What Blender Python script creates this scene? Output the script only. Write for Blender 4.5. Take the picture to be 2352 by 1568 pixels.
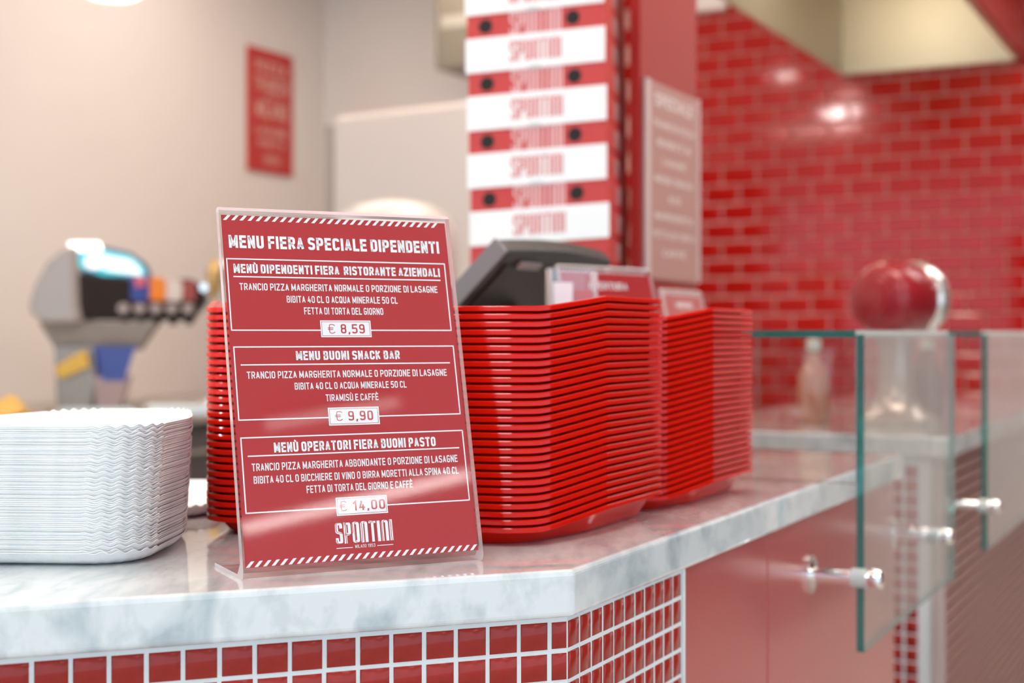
import bpy, bmesh, math, random
from mathutils import Vector as V
random.seed(7)
for o in list(bpy.data.objects): bpy.data.objects.remove(o)
SC = bpy.context.scene; COL = SC.collection
R = math.radians

# ------------------------------------------------------------ camera, light, exposure
CT = 0.900                 # height of the counter top
EYE = CT + 0.198
cam = bpy.data.cameras.new('camera'); co = bpy.data.objects.new('camera', cam); COL.objects.link(co)
co.location = (0, 0, EYE); co.rotation_euler = (R(90), 0, 0)
cam.sensor_width = 36; cam.lens = 50.0; cam.shift_y = -19 / 2352.0
cam.clip_start = 0.05; cam.clip_end = 100
cam.dof.use_dof = True; cam.dof.focus_distance = 1.20; cam.dof.aperture_fstop = 4.0
SC.camera = co
SC.view_settings.view_transform = 'Standard'; SC.view_settings.look = 'None'
SC.view_settings.exposure = 1.18; SC.view_settings.gamma = 1.0; SC.view_settings.use_curve_mapping = False
try:
    SC.cycles.use_denoising = True; SC.cycles.denoiser = 'OPENIMAGEDENOISE'
    SC.cycles.max_bounces = 14; SC.cycles.transparent_max_bounces = 24; SC.cycles.transmission_bounces = 12
    SC.cycles.sample_clamp_indirect = 6.0
except Exception: pass
W = bpy.data.worlds.new('world'); SC.world = W; W.use_nodes = True
bg = W.node_tree.nodes['Background']; bg.inputs['Color'].default_value = (0.66, 0.84, 1.0, 1); bg.inputs['Strength'].default_value = 0.98

def area(name, loc, size, power, color, rot=(0, 0, 0)):
    l = bpy.data.lights.new(name, 'AREA'); l.shape = 'RECTANGLE'; l.size, l.size_y = size
    l.energy = power; l.color = color
    o = bpy.data.objects.new(name, l); COL.objects.link(o); o.location = loc; o.rotation_euler = rot; return o

# ------------------------------------------------------------ directions and materials
A_ = V((0.9373, 0.3486, 0)); AB = V((-0.3486, 0.9373, 0))      # along the front of the counter, and back from it
D_ = V((0.459, 0.888, 0)).normalized(); N_ = V((D_.y, -D_.x, 0))   # along the angled front, and out of it
Z_ = V((0, 0, 1))
C0 = V((0.0514, 1.191, 0))                                     # the corner of the marble slab

MATS = {}
def mat(name, col, rough=0.5, metal=0.0, spec=0.5, coat=0.0, coat_rough=0.03, emit=None, estr=1.0):
    if name in MATS: return MATS[name]
    m = bpy.data.materials.new(name); m.use_nodes = True; MATS[name] = m
    b = m.node_tree.nodes['Principled BSDF']
    b.inputs['Base Color'].default_value = (*col, 1); b.inputs['Roughness'].default_value = rough
    b.inputs['Metallic'].default_value = metal; b.inputs['Specular IOR Level'].default_value = spec
    b.inputs['Coat Weight'].default_value = coat; b.inputs['Coat Roughness'].default_value = coat_rough
    if emit: b.inputs['Emission Color'].default_value = (*emit, 1); b.inputs['Emission Strength'].default_value = estr
    return m
def nn(m, t, **kw):
    n = m.node_tree.nodes.new(t)
    for k, v in kw.items(): setattr(n, k, v)
    return n
def link(m, a, b): m.node_tree.links.new(a, b)
def noisy(m, c1, c2, scale=3.0, detail=4.0, lo=0.35, hi=0.65, stretch=(1, 1, 1), bump=0.0, bscale=None, rot=(0, 0, 0)):
    b = m.node_tree.nodes['Principled BSDF']
    tc = nn(m, 'ShaderNodeTexCoord'); mp = nn(m, 'ShaderNodeMapping'); mp.inputs['Scale'].default_value = stretch
    mp.inputs['Rotation'].default_value = rot
    no = nn(m, 'ShaderNodeTexNoise'); no.inputs['Scale'].default_value = scale; no.inputs['Detail'].default_value = detail
    cr = nn(m, 'ShaderNodeValToRGB'); e = cr.color_ramp.elements
    e[0].position = lo; e[1].position = hi; e[0].color = (*c1, 1); e[1].color = (*c2, 1)
    link(m, tc.outputs['Object'], mp.inputs[0]); link(m, mp.outputs[0], no.inputs['Vector'])
    link(m, no.outputs['Fac'], cr.inputs[0]); link(m, cr.outputs[0], b.inputs['Base Color'])
    if bump:
        n2 = nn(m, 'ShaderNodeTexNoise'); n2.inputs['Scale'].default_value = bscale or scale * 4
        bp = nn(m, 'ShaderNodeBump'); bp.inputs['Strength'].default_value = bump; bp.inputs['Distance'].default_value = 0.002
        link(m, tc.outputs['Object'], n2.inputs['Vector']); link(m, n2.outputs['Fac'], bp.inputs['Height']); link(m, bp.outputs[0], b.inputs['Normal'])
    return m
def thin_glass(name, tint, gloss=1.0, ior=1.5, rough=0.0):
    m = bpy.data.materials.new(name); m.use_nodes = True; nt = m.node_tree; nt.nodes.clear()
    out = nn(m, 'ShaderNodeOutputMaterial'); tr = nn(m, 'ShaderNodeBsdfTransparent'); tr.inputs[0].default_value = (*tint, 1)
    gl = nn(m, 'ShaderNodeBsdfGlossy'); gl.inputs['Roughness'].default_value = rough; gl.inputs[0].default_value = (gloss,) * 3 + (1,)
    ge = nn(m, 'ShaderNodeNewGeometry'); mi = nn(m, 'ShaderNodeMix'); mi.data_type = 'FLOAT'
    mi.inputs[2].default_value = ior; mi.inputs[3].default_value = 1 / ior
    fr = nn(m, 'ShaderNodeFresnel'); mx = nn(m, 'ShaderNodeMixShader')
    link(m, ge.outputs['Backfacing'], mi.inputs[0]); link(m, mi.outputs[0], fr.inputs['IOR'])
    link(m, fr.outputs[0], mx.inputs[0]); link(m, tr.outputs[0], mx.inputs[1]); link(m, gl.outputs[0], mx.inputs[2])
    link(m, mx.outputs[0], out.inputs[0]); MATS[name] = m; return m

marble = mat('marble', (.8, .8, .8), .06, coat=.6, coat_rough=.02)
def build_marble(m):
    b = m.node_tree.nodes['Principled BSDF']
    tc = nn(m, 'ShaderNodeTexCoord')
    n1 = nn(m, 'ShaderNodeTexNoise'); n1.inputs['Scale'].default_value = 22; n1.inputs['Detail'].default_value = 6; n1.inputs['Distortion'].default_value = .35
    n2 = nn(m, 'ShaderNodeTexNoise'); n2.inputs['Scale'].default_value = 60; n2.inputs['Detail'].default_value = 3
    mp = nn(m, 'ShaderNodeMapping'); mp.inputs['Rotation'].default_value = (0, 0, R(-28)); mp.inputs['Scale'].default_value = (1.0, .32, .7)
    link(m, tc.outputs['Object'], mp.inputs[0])
    link(m, mp.outputs[0], n1.inputs['Vector']); link(m, mp.outputs[0], n2.inputs['Vector'])
    r1 = nn(m, 'ShaderNodeValToRGB'); e = r1.color_ramp.elements
    e[0].position = .32; e[0].color = (.42, .475, .495, 1); e[1].position = .50; e[1].color = (.66, .685, .68, 1)
    r2 = nn(m, 'ShaderNodeValToRGB'); e = r2.color_ramp.elements
    e[0].position = .36; e[0].color = (.88, .89, .90, 1); e[1].position = .5; e[1].color = (1, 1, 1, 1)
    mu = nn(m, 'ShaderNodeMix'); mu.data_type = 'RGBA'; mu.blend_type = 'MULTIPLY'; mu.inputs[0].default_value = 1
    link(m, n1.outputs['Fac'], r1.inputs[0]); link(m, n2.outputs['Fac'], r2.inputs[0])
    link(m, r1.outputs[0], mu.inputs[6]); link(m, r2.outputs[0], mu.inputs[7]); link(m, mu.outputs[2], b.inputs['Base Color'])
build_marble(marble)
grout = mat('grout', (.66, .69, .69), .8)
mosaic = mat('mosaic_red', (.30, .018, .014), .12, spec=.3)
noisy(mosaic, (.28, .014, .009), (.37, .024, .014), 30, 3, bump=.25, bscale=55)
metro = noisy(mat('metro_red', (.48, .01, .008), .08, spec=.36), (.30, .003, .001), (.46, .008, .005), 2.5, 2, bump=.04, bscale=9)
metro_grout = mat('metro_grout', (.60, .27, .25), .7)
lacquer = mat('red_lacquer', (.40, .042, .040), .30, spec=.6, coat=.6, coat_rough=.20)
dark_red = mat('dark_red_paint', (.40, .03, .025), .35)
red_panel = mat('red_partition', (.33, .020, .016), .28)
slat_m = mat('slat_red_brown', (.30, .13, .11), .36)
tray_m = mat('tray_red_plastic', (.60, .006, .001), .13, spec=.24)
paper = noisy(mat('white_paper', (.86, .86, .85), .8), (.84, .85, .85), (.90, .90, .89), 40, 3, bump=.15, bscale=300)
plaster = noisy(mat('beige_wall_paint', (.72, .66, .62), .25), (.71, .655, .62), (.75, .70, .665), .7, 2)
ceil_m = mat('ceiling_paint', (.78, .74, .70), .8)
floor_m = noisy(mat('floor_stone', (.66, .6, .56), .35), (.62, .57, .53), (.72, .67, .62), 2, 3)
steel = mat('brushed_steel', (.62, .60, .56), .28, 1.0)
hood_m = mat('hood_steel', (.62, .57, .46), .38, .55)
chrome = mat('chrome', (.85, .85, .85), .08, 1.0)
white_enamel = mat('white_enamel', (.62, .57, .54), .3)
fridge_m = mat('fridge_white', (.62, .56, .53), .35)
grey_gasket = mat('grey_gasket', (.36, .31, .28), .6)
black_pl = mat('black_plastic', (.018, .013, .012), .4, spec=.3)
grey_pl = mat('grey_plastic', (.12, .125, .125), .45)
glass_thin = thin_glass('clear_glass', (.965, .985, .98), gloss=.72)
acrylic = thin_glass('clear_acrylic', (.985, .985, .985), ior=1.49, rough=.035)
glass_edge = mat('green_glass_edge', (.01, .20, .185), .10, coat=.5)
glass_edge.node_tree.nodes['Principled BSDF'].inputs['Transmission Weight'].default_value = .55
acr_edge = mat('acrylic_edge', (.96, .93, .91), .15)
acr_edge.node_tree.nodes['Principled BSDF'].inputs['Transmission Weight'].default_value = .6
sheet_m = mat('menu_red_print', (.41, .016, .020), .5, spec=.25)
print_w = mat('white_print', (.80, .80, .80), .55, spec=.3)
print_r = mat('red_print', (.50, .05, .05), .55, spec=.3)
card_w = mat('white_card', (.80, .80, .79), .6)
card_r = mat('red_card', (.50, .036, .032), .55)
print_pink = mat('pink_red_print', (.62, .17, .16), .6)
pale_print = mat('pale_red_sheet', (.42, .22, .19), .5)
hole_m = mat('vent_dark', (.012, .006, .006), .8)
brass = mat('brass', (.50, .32, .12), .35, .8)
yellow = mat('yellow_sticker', (.62, .38, .06), .5)

# ------------------------------------------------------------ mesh builders
class MB:
    def __init__(s): s.v = []; s.f = []; s.m = []
    def add(s, vs, fs, mi=0):
        n = len(s.v); s.v += [tuple(v) for v in vs]; s.f += [tuple(i + n for i in f) for f in fs]; s.m += [mi] * len(fs); return s
    def box(s, o, ex, ey, ez, mi=0):
        o = V(o); c = [o, o + ex, o + ex + ey, o + ey]; vs = c + [p + ez for p in c]
        return s.add(vs, [(3, 2, 1, 0), (4, 5, 6, 7), (0, 1, 5, 4), (1, 2, 6, 5), (2, 3, 7, 6), (3, 0, 4, 7)], mi)
    def prism(s, poly, z0, z1, mi=0):
        n = len(poly); vs = [(p[0], p[1], z0) for p in poly] + [(p[0], p[1], z1) for p in poly]
        return s.add(vs, [tuple(reversed(range(n))), tuple(range(n, 2 * n))] + [(i, (i + 1) % n, n + (i + 1) % n, n + i) for i in range(n)], mi)
    def tube(s, p0, p1, r0, r1=None, n=20, mi=0, caps=True):
        p0, p1 = V(p0), V(p1); r1 = r0 if r1 is None else r1; d = (p1 - p0).normalized()
        a = d.orthogonal().normalized(); b = d.cross(a)
        ring = lambda p, r: [p + (a * math.cos(t) + b * math.sin(t)) * r for t in [2 * math.pi * i / n for i in range(n)]]
        fs = [(i, (i + 1) % n, n + (i + 1) % n, n + i) for i in range(n)]
        if caps: fs += [tuple(reversed(range(n))), tuple(range(n, 2 * n))]
        return s.add(ring(p0, r0) + ring(p1, r1), fs, mi)
    def lathe(s, c, prof, n=28, axis=Z_, mi=0):
        c = V(c); d = V(axis).normalized(); a = d.orthogonal().normalized(); b = d.cross(a); vs = []; fs = []
        for r, h in prof:
            vs += [c + d * h + (a * math.cos(2 * math.pi * i / n) + b * math.sin(2 * math.pi * i / n)) * r for i in range(n)]
        for k in range(len(prof) - 1):
            fs += [(k * n + i, k * n + (i + 1) % n, (k + 1) * n + (i + 1) % n, (k + 1) * n + i) for i in range(n)]
        fs += [tuple(reversed(range(n))), tuple(range((len(prof) - 1) * n, len(prof) * n))]
        return s.add(vs, fs, mi)
    def build(s, name, mats, parent=None, smooth=False, bev=0, seg=2, local=False, sharp=40):
        if not isinstance(mats, (list, tuple)): mats = [mats]
        off = V((0, 0, 0)) if (parent is None or local) else base_of(parent)
        me = bpy.data.meshes.new(name); me.from_pydata([tuple(V(v) - off) for v in s.v], [], s.f)
        for m in mats: me.materials.append(m)
        me.polygons.foreach_set('material_index', s.m); me.update()
        if smooth:
            me.polygons.foreach_set('use_smooth', [True] * len(me.polygons))
            try: me.set_sharp_from_angle(angle=R(sharp))
            except Exception: pass
        o = bpy.data.objects.new(name, me); COL.objects.link(o)
        if parent is not None: o.parent = parent
        if bev:
            b = o.modifiers.new('bevel', 'BEVEL'); b.width = bev; b.segments = seg; b.limit_method = 'ANGLE'; b.angle_limit = R(35)
        return o
def base_of(o):
    p = V((0, 0, 0))
    while o is not None: p += V(o.location); o = o.parent
    return p
def tag(o, label=None, cat=None, group=None, kind=None):
    if label: o['label'] = label
    if cat: o['category'] = cat
    if group: o['group'] = group
    if kind: o['kind'] = kind
    return o
def thing(name, label, cat, loc=(0, 0, 0), group=None):
    o = bpy.data.objects.new(name, None); o.empty_display_size = .05; COL.objects.link(o); o.location = loc
    return tag(o, label, cat, group)
def copy_tree(src, loc, rz=0, label=None, scale=1.0):
    c = src.copy(); COL.objects.link(c); c.location = loc; c.rotation_euler = (0, 0, rz); c.scale = (scale,) * 3
    if label: c['label'] = label
    for ch in src.children:
        d = ch.copy(); COL.objects.link(d); d.parent = c
        for g in ch.children:
            e = g.copy(); COL.objects.link(e); e.parent = d
    return c
def P(s, o, z=0.0):          # a point beside the angled counter front: s along it, o outwards
    return C0 + D_ * s + N_ * o + Z_ * z
ORD = ['', 'first', 'second', 'third', 'fourth', 'fifth', 'sixth', 'seventh', 'eighth', 'ninth', 'tenth', 'eleventh', 'twelfth', 'thirteenth',
       'fourteenth', 'fifteenth', 'sixteenth', 'seventeenth', 'eighteenth', 'nineteenth']
TENS = {2: ('twenty', 'twentieth'), 3: ('thirty', 'thirtieth'), 4: ('forty', 'fortieth'), 5: ('fifty', 'fiftieth'), 6: ('sixty', 'sixtieth'), 7: ('seventy', 'seventieth')}
def ordinal(n):
    if n < 20: return ORD[n]
    t, u = divmod(n, 10); return TENS[t][1] if u == 0 else TENS[t][0] + '-' + ORD[u]
def place_in(i, n):          # i counts from the bottom, 0-based
    if i == n - 1: return 'topmost'
    if i == 0: return 'bottom'
    return ordinal(n - i) + ' from the top'

# ------------------------------------------------------------ stroke lettering (flat print)
def fillet(pts, closed=False, n=5):
    out = []; N = len(pts)
    for i, p in enumerate(pts):
        x, y = p[0], p[1]; r = p[2] if len(p) > 2 else 0
        if r <= 0 or (not closed and i in (0, N - 1)): out.append((x, y)); continue
        a = V((*pts[i - 1][:2], 0)); b = V((*pts[(i + 1) % N][:2], 0)); c = V((x, y, 0))
        da, db = (a - c), (b - c); la, lb = da.length, db.length
        if la < 1e-6 or lb < 1e-6: out.append((x, y)); continue
        da /= la; db /= lb; ang = da.angle(db); t = min(r / math.tan(ang / 2), la * .5 if pts[i - 1][2:] else la, lb * .5 if pts[(i + 1) % N][2:] else lb)
        p0, p1 = c + da * t, c + db * t
        for k in range(n + 1):
            u = k / n; q = p0 * (1 - u) ** 2 + c * (2 * u * (1 - u)) * 1.0 + p1 * u * u
            # pull the quadratic a little outwards so that it is close to a circle
            q = q + (c - q) * (0.14 * 4 * u * (1 - u))
            out.append((q.x, q.y))
    return out
def glyph(ch, W, H):
    r = W * .5
    def O(w=W, h=H, y0=0, rr=None):
        q = rr or r; return [(0, y0, q), (w, y0, q), (w, y0 + h, q), (0, y0 + h, q)]
    g = {
     'A': ([[(0, 0), (W / 2, H)], [(W / 2, H), (W, 0)], [(.17 * W, .27 * H), (.83 * W, .27 * H)]], W),
     'B': ([[(0, 0), (W, 0, r * .9), (W, .52 * H, r * .7), (0, .52 * H)], [(0, .52 * H), (.94 * W, .52 * H, r * .7), (.94 * W, H, r * .8), (0, H)], [(0, 0), (0, H)]], W),
     'C': ([[(W, .78 * H), (W, H, r), (0, H, r), (0, 0, r), (W, 0, r), (W, .22 * H)]], W),
     'D': ([[(0, 0), (W, 0, r), (W, H, r), (0, H)], [(0, 0), (0, H)]], W),
     'E': ([[(W * .9, 0), (0, 0), (0, H), (W * .9, H)], [(0, .52 * H), (.8 * W, .52 * H)]], W * .9),
     'F': ([[(0, 0), (0, H), (W * .88, H)], [(0, .50 * H), (.78 * W, .50 * H)]], W * .85),
     'G': ([[(W, .82 * H), (W, H, r), (0, H, r), (0, 0, r), (W, 0, r), (W, .46 * H), (.6 * W, .46 * H)]], W),
     'H': ([[(0, 0), (0, H)], [(W, 0), (W, H)], [(0, .52 * H), (W, .52 * H)]], W),
     'I': ([[(0, 0), (0, H)]], 0),
     'K': ([[(0, 0), (0, H)], [(0, .38 * H), (W, H)], [(.35 * W, .58 * H), (W, 0)]], W),
     'L': ([[(0, H), (0, 0), (.85 * W, 0)]], W * .8),
     'M': ([[(0, 0), (0, H)], [(.05 * W, .97 * H), (.68 * W, .12 * H)], [(.68 * W, .12 * H), (1.31 * W, .97 * H)], [(1.36 * W, H), (1.36 * W, 0)]], W * 1.36),
     'N': ([[(0, 0), (0, H)], [(.05 * W, .96 * H), (.95 * W, .04 * H)], [(W, 0), (W, H)]], W),
     'O': ([O()], W), 'Q': ([O(), [(.55 * W, .22 * H), (1.02 * W, -.06 * H)]], W),
     'P': ([[(0, .42 * H), (W, .42 * H, r), (W, H, r), (0, H)], [(0, 0), (0, H)]], W),
     'R': ([[(0, .45 * H), (W, .45 * H, r), (W, H, r), (0, H)], [(0, 0), (0, H)], [(.5 * W, .45 * H), (W, 0)]], W),
     'S': ([[(W, .82 * H), (W, H, r), (0, H, r), (0, .56 * H, r), (W, .47 * H, r), (W, 0, r), (0, 0, r), (0, .18 * H)]], W),
     'T': ([[(0, H), (W, H)], [(W / 2, 0), (W / 2, H)]], W),
     'U': ([[(0, H), (0, 0, r), (W, 0, r), (W, H)]], W),
     'V': ([[(0, H), (W / 2, 0)], [(W / 2, 0), (W, H)]], W),
     'Z': ([[(0, H), (W, H)], [(W, .97 * H), (0, .03 * H)], [(0, 0), (W, 0)]], W),
     '0': ([O()], W), '1': ([[(0, .74 * H), (.5 * W, H), (.5 * W, 0)]], W * .6),
     '3': ([[(0, .78 * H), (0, H, r), (W, H, r), (W, .53 * H, r * .7), (.4 * W, .53 * H)], [(.4 * W, .53 * H), (W, .53 * H, r * .7), (W, 0, r), (0, 0, r), (0, .24 * H)]], W),
     '4': ([[(.72 * W, 0), (.72 * W, .52 * H)], [(.45 * W, H), (0, .24 * H), (W, .24 * H)]], W),
     '5': ([[(.95 * W, H), (.05 * W, H), (0, .55 * H), (W, .62 * H, r), (W, 0, r), (0, 0, r), (0, .14 * H)]], W),
     '8': ([O(W, .53 * H), O(W, .47 * H, .53 * H)], W),
     '9': ([O(W, .55 * H, .45 * H), [(W, .6 * H), (W, 0, r), (0, 0, r), (0, .15 * H)]], W),
     ',': ([[(.1 * W, .06 * H), (0, -.18 * H)]], .12 * W),
     'n': ([[(0, 0), (0, H, r), (W, H, r), (W, 0)]], W),
     '€': ([[(1.25 * W, .86 * H), (W, H, r), (.2 * W, H, r), (.2 * W, 0, r), (W, 0, r), (1.25 * W, .14 * H)], [(-.05 * W, .60 * H), (.9 * W, .60 * H)], [(-.05 * W, .42 * H), (.85 * W, .42 * H)]], 1.25 * W),
    }
    return g[ch]
CLOSED = {'O', 'Q', '0', '8', '9'}
def ribbon(mb, pts, t, closed, fmap, mi):
    if not closed:
        pts = list(pts)
        for e, i in ((0, 1), (-1, -2)):
            a, c = V((*pts[e], 0)), V((*pts[i], 0)); q = a - c
            if q.length > 1e-6: q = a + q.normalized() * (t / 2 if min(abs(q.x), abs(q.y)) < .02 * q.length else t * .2); pts[e] = (q.x, q.y)
    n = len(pts); P2 = [V((p[0], p[1], 0)) for p in pts]; Lf = []; Rt = []
    for i, p in enumerate(P2):
        if closed: d0 = (p - P2[i - 1]); d1 = (P2[(i + 1) % n] - p)
        else:
            d0 = p - P2[i - 1] if i > 0 else P2[1] - p; d1 = P2[i + 1] - p if i < n - 1 else d0
        if d0.length < 1e-9: d0 = d1
        if d1.length < 1e-9: d1 = d0
        d0 = d0.normalized(); d1 = d1.normalized(); tg = (d0 + d1)
        tg = tg.normalized() if tg.length > 1e-6 else d0
        nr = V((-tg.y, tg.x, 0)); c = max(.42, nr.dot(V((-d0.y, d0.x, 0))))
        Lf.append(p + nr * (t / 2 / c)); Rt.append(p - nr * (t / 2 / c))
    vs = [fmap(q.x, q.y) for q in Lf + Rt]; m = n if closed else n - 1
    mb.add(vs, [(n + i, n + (i + 1) % n, (i + 1) % n, i) for i in range(m)], mi)
def text(mb, s, u0, u1, v0, v1, fmap, wt=.15, wr=.40, gap=.13, sp=.26, mi=0):
    """s set between u0 and u1, cap height from v0 to v1; fmap(u, v) gives the 3D point"""
    hgt = v1 - v0; t = wt; H = 1 - t; Wc = wr; x = 0; items = []
    for ch in s:
        if ch == ' ': x += sp; continue
        acc = {'Ù': 'U', 'È': 'E'}.get(ch); strokes, adv = glyph(acc or ch, Wc, H)
        items.append((x + t / 2, strokes, (acc or ch) in CLOSED, acc is not None)); x += adv + t + gap
    tot = x - gap; sx = (u1 - u0) / tot
    for x0, strokes, cl, acc in items:
        fm = lambda a, b, x0=x0: fmap(u0 + (x0 + a) * sx, v0 + (t / 2 + b) * hgt)
        for k, st in enumerate(strokes):
            c = cl and len(st) > 2 and len(st[0]) > 2 and len(st) == 4
            ribbon(mb, fillet(st, c), t * (1 if len(st) > 1 else 1), c, fm, mi)
        if acc: ribbon(mb, [(Wc * .25, H + .26), (Wc * .6, H + .14)], t * .8, False, fm, mi)
def rect(mb, u0, v0, u1, v1, fmap, mi=0, off=0):
    mb.add([fmap(u0, v0), fmap(u1, v0), fmap(u1, v1), fmap(u0, v1)], [(0, 1, 2, 3)], mi)
def frame(mb, u0, v0, u1, v1, t, fmap, mi=0):
    for a in ((u0, v0, u1, v0 + t), (u0, v1 - t, u1, v1), (u0, v0, u0 + t, v1), (u1 - t, v0, u1, v1)): rect(mb, *a, fmap, mi)

# ============================================================ THE SETTING
K0 = V((-.92, 6.97, 0))                       # where the left wall meets the back wall
BD = V((N_.x, N_.y, 0))                       # along the back wall, to the right
b = MB().box((-9, -6, -.05), V((20, 0, 0)), V((0, 16, 0)), V((0, 0, .05))); tag(b.build('floor', floor_m), 'pale stone floor of the shop', kind='structure')
b = MB().box((-9, -5, 2.90), V((17, 0, 0)), V((0, 14, 0)), V((0, 0, .1))); tag(b.build('ceiling', ceil_m), 'pale flat ceiling above the counter', kind='structure')
b = MB().box(K0 + D_ * .3 - N_ * .12, N_ * .12, -D_ * 6.6, Z_ * 2.9); tag(b.build('wall_left', plaster), 'glossy beige wall behind the drinks machine', kind='structure')
b = MB().box(K0, D_ * .12, BD * 1.58, Z_ * 2.9); tag(b.build('wall_rear', plaster), 'plain beige end wall beside the red tiled wall', kind='structure')
b = MB().box(K0 + BD * 5.6 + D_ * .1, BD * .12, -D_ * 3.3, Z_ * 2.9); tag(b.build('wall_right', mat('dim_hall_brown', (.10, .065, .055), .5)), 'added dark brown wall on the customer side, standing in for a dim hall', kind='structure')  # unseen wall, dark so that the lacquer doors mirror a dim hall
b = MB().box(K0 + BD * 4.80, D_ * .12, BD * .80, Z_ * 2.9); tag(b.build('wall_corner', MATS['dim_hall_brown']), 'added dark brown return of the wall, standing in for a dim hall', kind='structure')  # unseen too, its dark colour made for the doors' reflection
b = MB().box(K0 + BD * 3.70, D_ * .12, BD * 1.10, Z_ * 2.9); tag(b.build('wall_far', plaster), 'beige end wall to the right of the red tiles, out of the picture', kind='structure')
b = MB().box(K0 + BD * 1.58 + D_ * .008, D_ * .14, BD * 2.12, Z_ * 2.9)
wall_back = tag(b.build('wall_back', metro_grout), 'wall of glossy red brick tiles in a running bond', kind='structure')
# metro tiles, one object each, the 290 that show largest; the rest joined
TL, TH, TG = .1535, .0785, .008
def metro_tile(mb, o):
    l, h, g, d, bv = TL - TG, TH - TG, 0, .008, .006
    o = V(o); a, c, n = BD, Z_, -D_
    r0 = [o, o + a * l, o + a * l + c * h, o + c * h]; r1 = [p + n * (d - .003) for p in r0]
    r2 = [o + a * bv + c * bv, o + a * (l - bv) + c * bv, o + a * (l - bv) + c * (h - bv), o + a * bv + c * (h - bv)]; r2 = [p + n * d for p in r2]
    fs = [(8, 9, 10, 11)]
    for k in range(2): fs += [(4 * k + i, 4 * k + (i + 1) % 4, 4 * k + 4 + (i + 1) % 4, 4 * k + 4 + i) for i in range(4)]
    mb.add(r0 + r1 + r2, fs)
proto = MB(); metro_tile(proto, (0, 0, 0)); tme = None
cells = []
O0 = K0 + BD * 1.58 + D_ * .008
for row in range(int(2.9 / TH)):
    for c in range(int(2.12 / TL)):
        x = c * TL + (TL / 2 if row % 2 else 0)
        if x + TL > 2.12: continue
        p = O0 + BD * x + Z_ * (row * TH + TG / 2); q = p + BD * TL / 2 + Z_ * TH / 2
        px = 1176 + 3267 * q.x / q.y; py = 765 - 3267 * (q.z - EYE) / q.y
        vis = (1560 < px < 2400) and (-30 < py < 790)
        cells.append((0 if vis else 1, abs(px - 1990) + abs(py - 400) * .7, p))
cells.sort(key=lambda t: (t[0], t[1]))
rest = MB()
for i, (a, c, p) in enumerate(cells):
    if i < 296:
        if tme is None:
            o = proto.build('tile', metro, wall_back, local=True); tme = o.data
        else:
            o = bpy.data.objects.new('tile', tme); COL.objects.link(o); o.parent = wall_back
        j = random.uniform(-.0006, .0006); o.location = p - D_ * j
    else: metro_tile(rest, p)
o = rest.build('tile_field', metro, wall_back); o['kind'] = 'stuff'

# ============================================================ MARBLE COUNTERS
L0 = C0 - A_ * 1.6
E0, E1, E2, E3 = P(1.29, 0), P(1.29, -.50), P(1.62, -.50), P(1.62, -.86)
I0 = V((-.411, 1.819, 0)); I1 = I0 - A_ * 1.3
poly = [L0, C0, E0, E1, E2, E3, I0, I1]
b = MB().prism([(p.x, p.y) for p in poly], CT - .040, CT)
worktop = tag(b.build('marble_worktop', marble, bev=.005, seg=4), 'polished pale grey marble worktop carrying the menu stand, plates and trays', 'worktop')
# counter body
base = thing('counter_base', 'counter body with red mosaic tiles and red lacquer doors under the marble', 'counter', (0.03, 1.30, 0))
T0 = V((.0467, 1.2015, 0)); Tt = T0 + D_ * .273
bp = [T0 - A_ * 1.5, T0, Tt, Tt - N_ * .01, P(1.272, -.026), P(1.272, -.5), P(1.6, -.52), P(1.6, -.84), I0 - AB * .03, I1 + A_ * .05]
MB().prism([(p.x, p.y) for p in bp], .0, CT - .040).build('carcass', grout, base)
def mosaic_mesh(w, h, name='tile'):
    d, bv = .0030, .0011; mb = MB()
    rr = [(0, 0, 0), (w, 0, 0), (w, h, 0), (0, h, 0)]; r1 = [(x, y, d - .0011) for x, y, z in rr]
    r2 = [(bv, bv, d), (w - bv, bv, d), (w - bv, h - bv, d), (bv, h - bv, d)]
    fs = [(8, 9, 10, 11)]
    for k in range(2): fs += [(4 * k + i, 4 * k + (i + 1) % 4, 4 * k + 4 + (i + 1) % 4, 4 * k + 4 + i) for i in range(4)]
    mb.add(rr + r1 + r2, fs); me = bpy.data.meshes.new(name); me.from_pydata(mb.v, [], mb.f); me.materials.append(mosaic)
    me.polygons.foreach_set('use_smooth', [True] * len(me.polygons)); me.update(); return me
def place_tile(me, o, ax, parent, off=-.0021):
    from mathutils import Matrix
    n = ax.cross(Z_); t = bpy.data.objects.new('tile', me); COL.objects.link(t); t.parent = parent
    j = n * random.uniform(-.0003, .0003); w = V(o) + n * off + j - base_of(parent)
    M = Matrix.Identity(4)
    for i in range(3): M[i][0] = ax[i]; M[i][1] = Z_[i]; M[i][2] = n[i]; M[i][3] = w[i]
    t.matrix_local = M
zr = EYE - .2677; RH = .0264; G = .0032
mf, mc, m0 = mosaic_mesh(.0275 - G, RH - G), mosaic_mesh(.0248 - G, RH - G), mosaic_mesh(.0163 - G * .6, RH - G)
NR = 6
for r in range(NR):
    z = zr - r * RH + G / 2
    place_tile(m0, T0 - A_ * (.0163 - G * .5) + Z_ * z, A_, base)
    for c in range(23): place_tile(mf, T0 - A_ * (.0163 + .0275 * (c + 1) - G / 2) + Z_ * z, A_, base)
    for c in range(11): place_tile(mc, T0 + D_ * (.0248 * c + G * .35) + Z_ * z, D_, base)
low = MB()
MB().box(Tt - N_ * .004, N_ * .006, D_ * .006, Z_ * (CT - .041)).build('edge_trim', grout, base)
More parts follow.
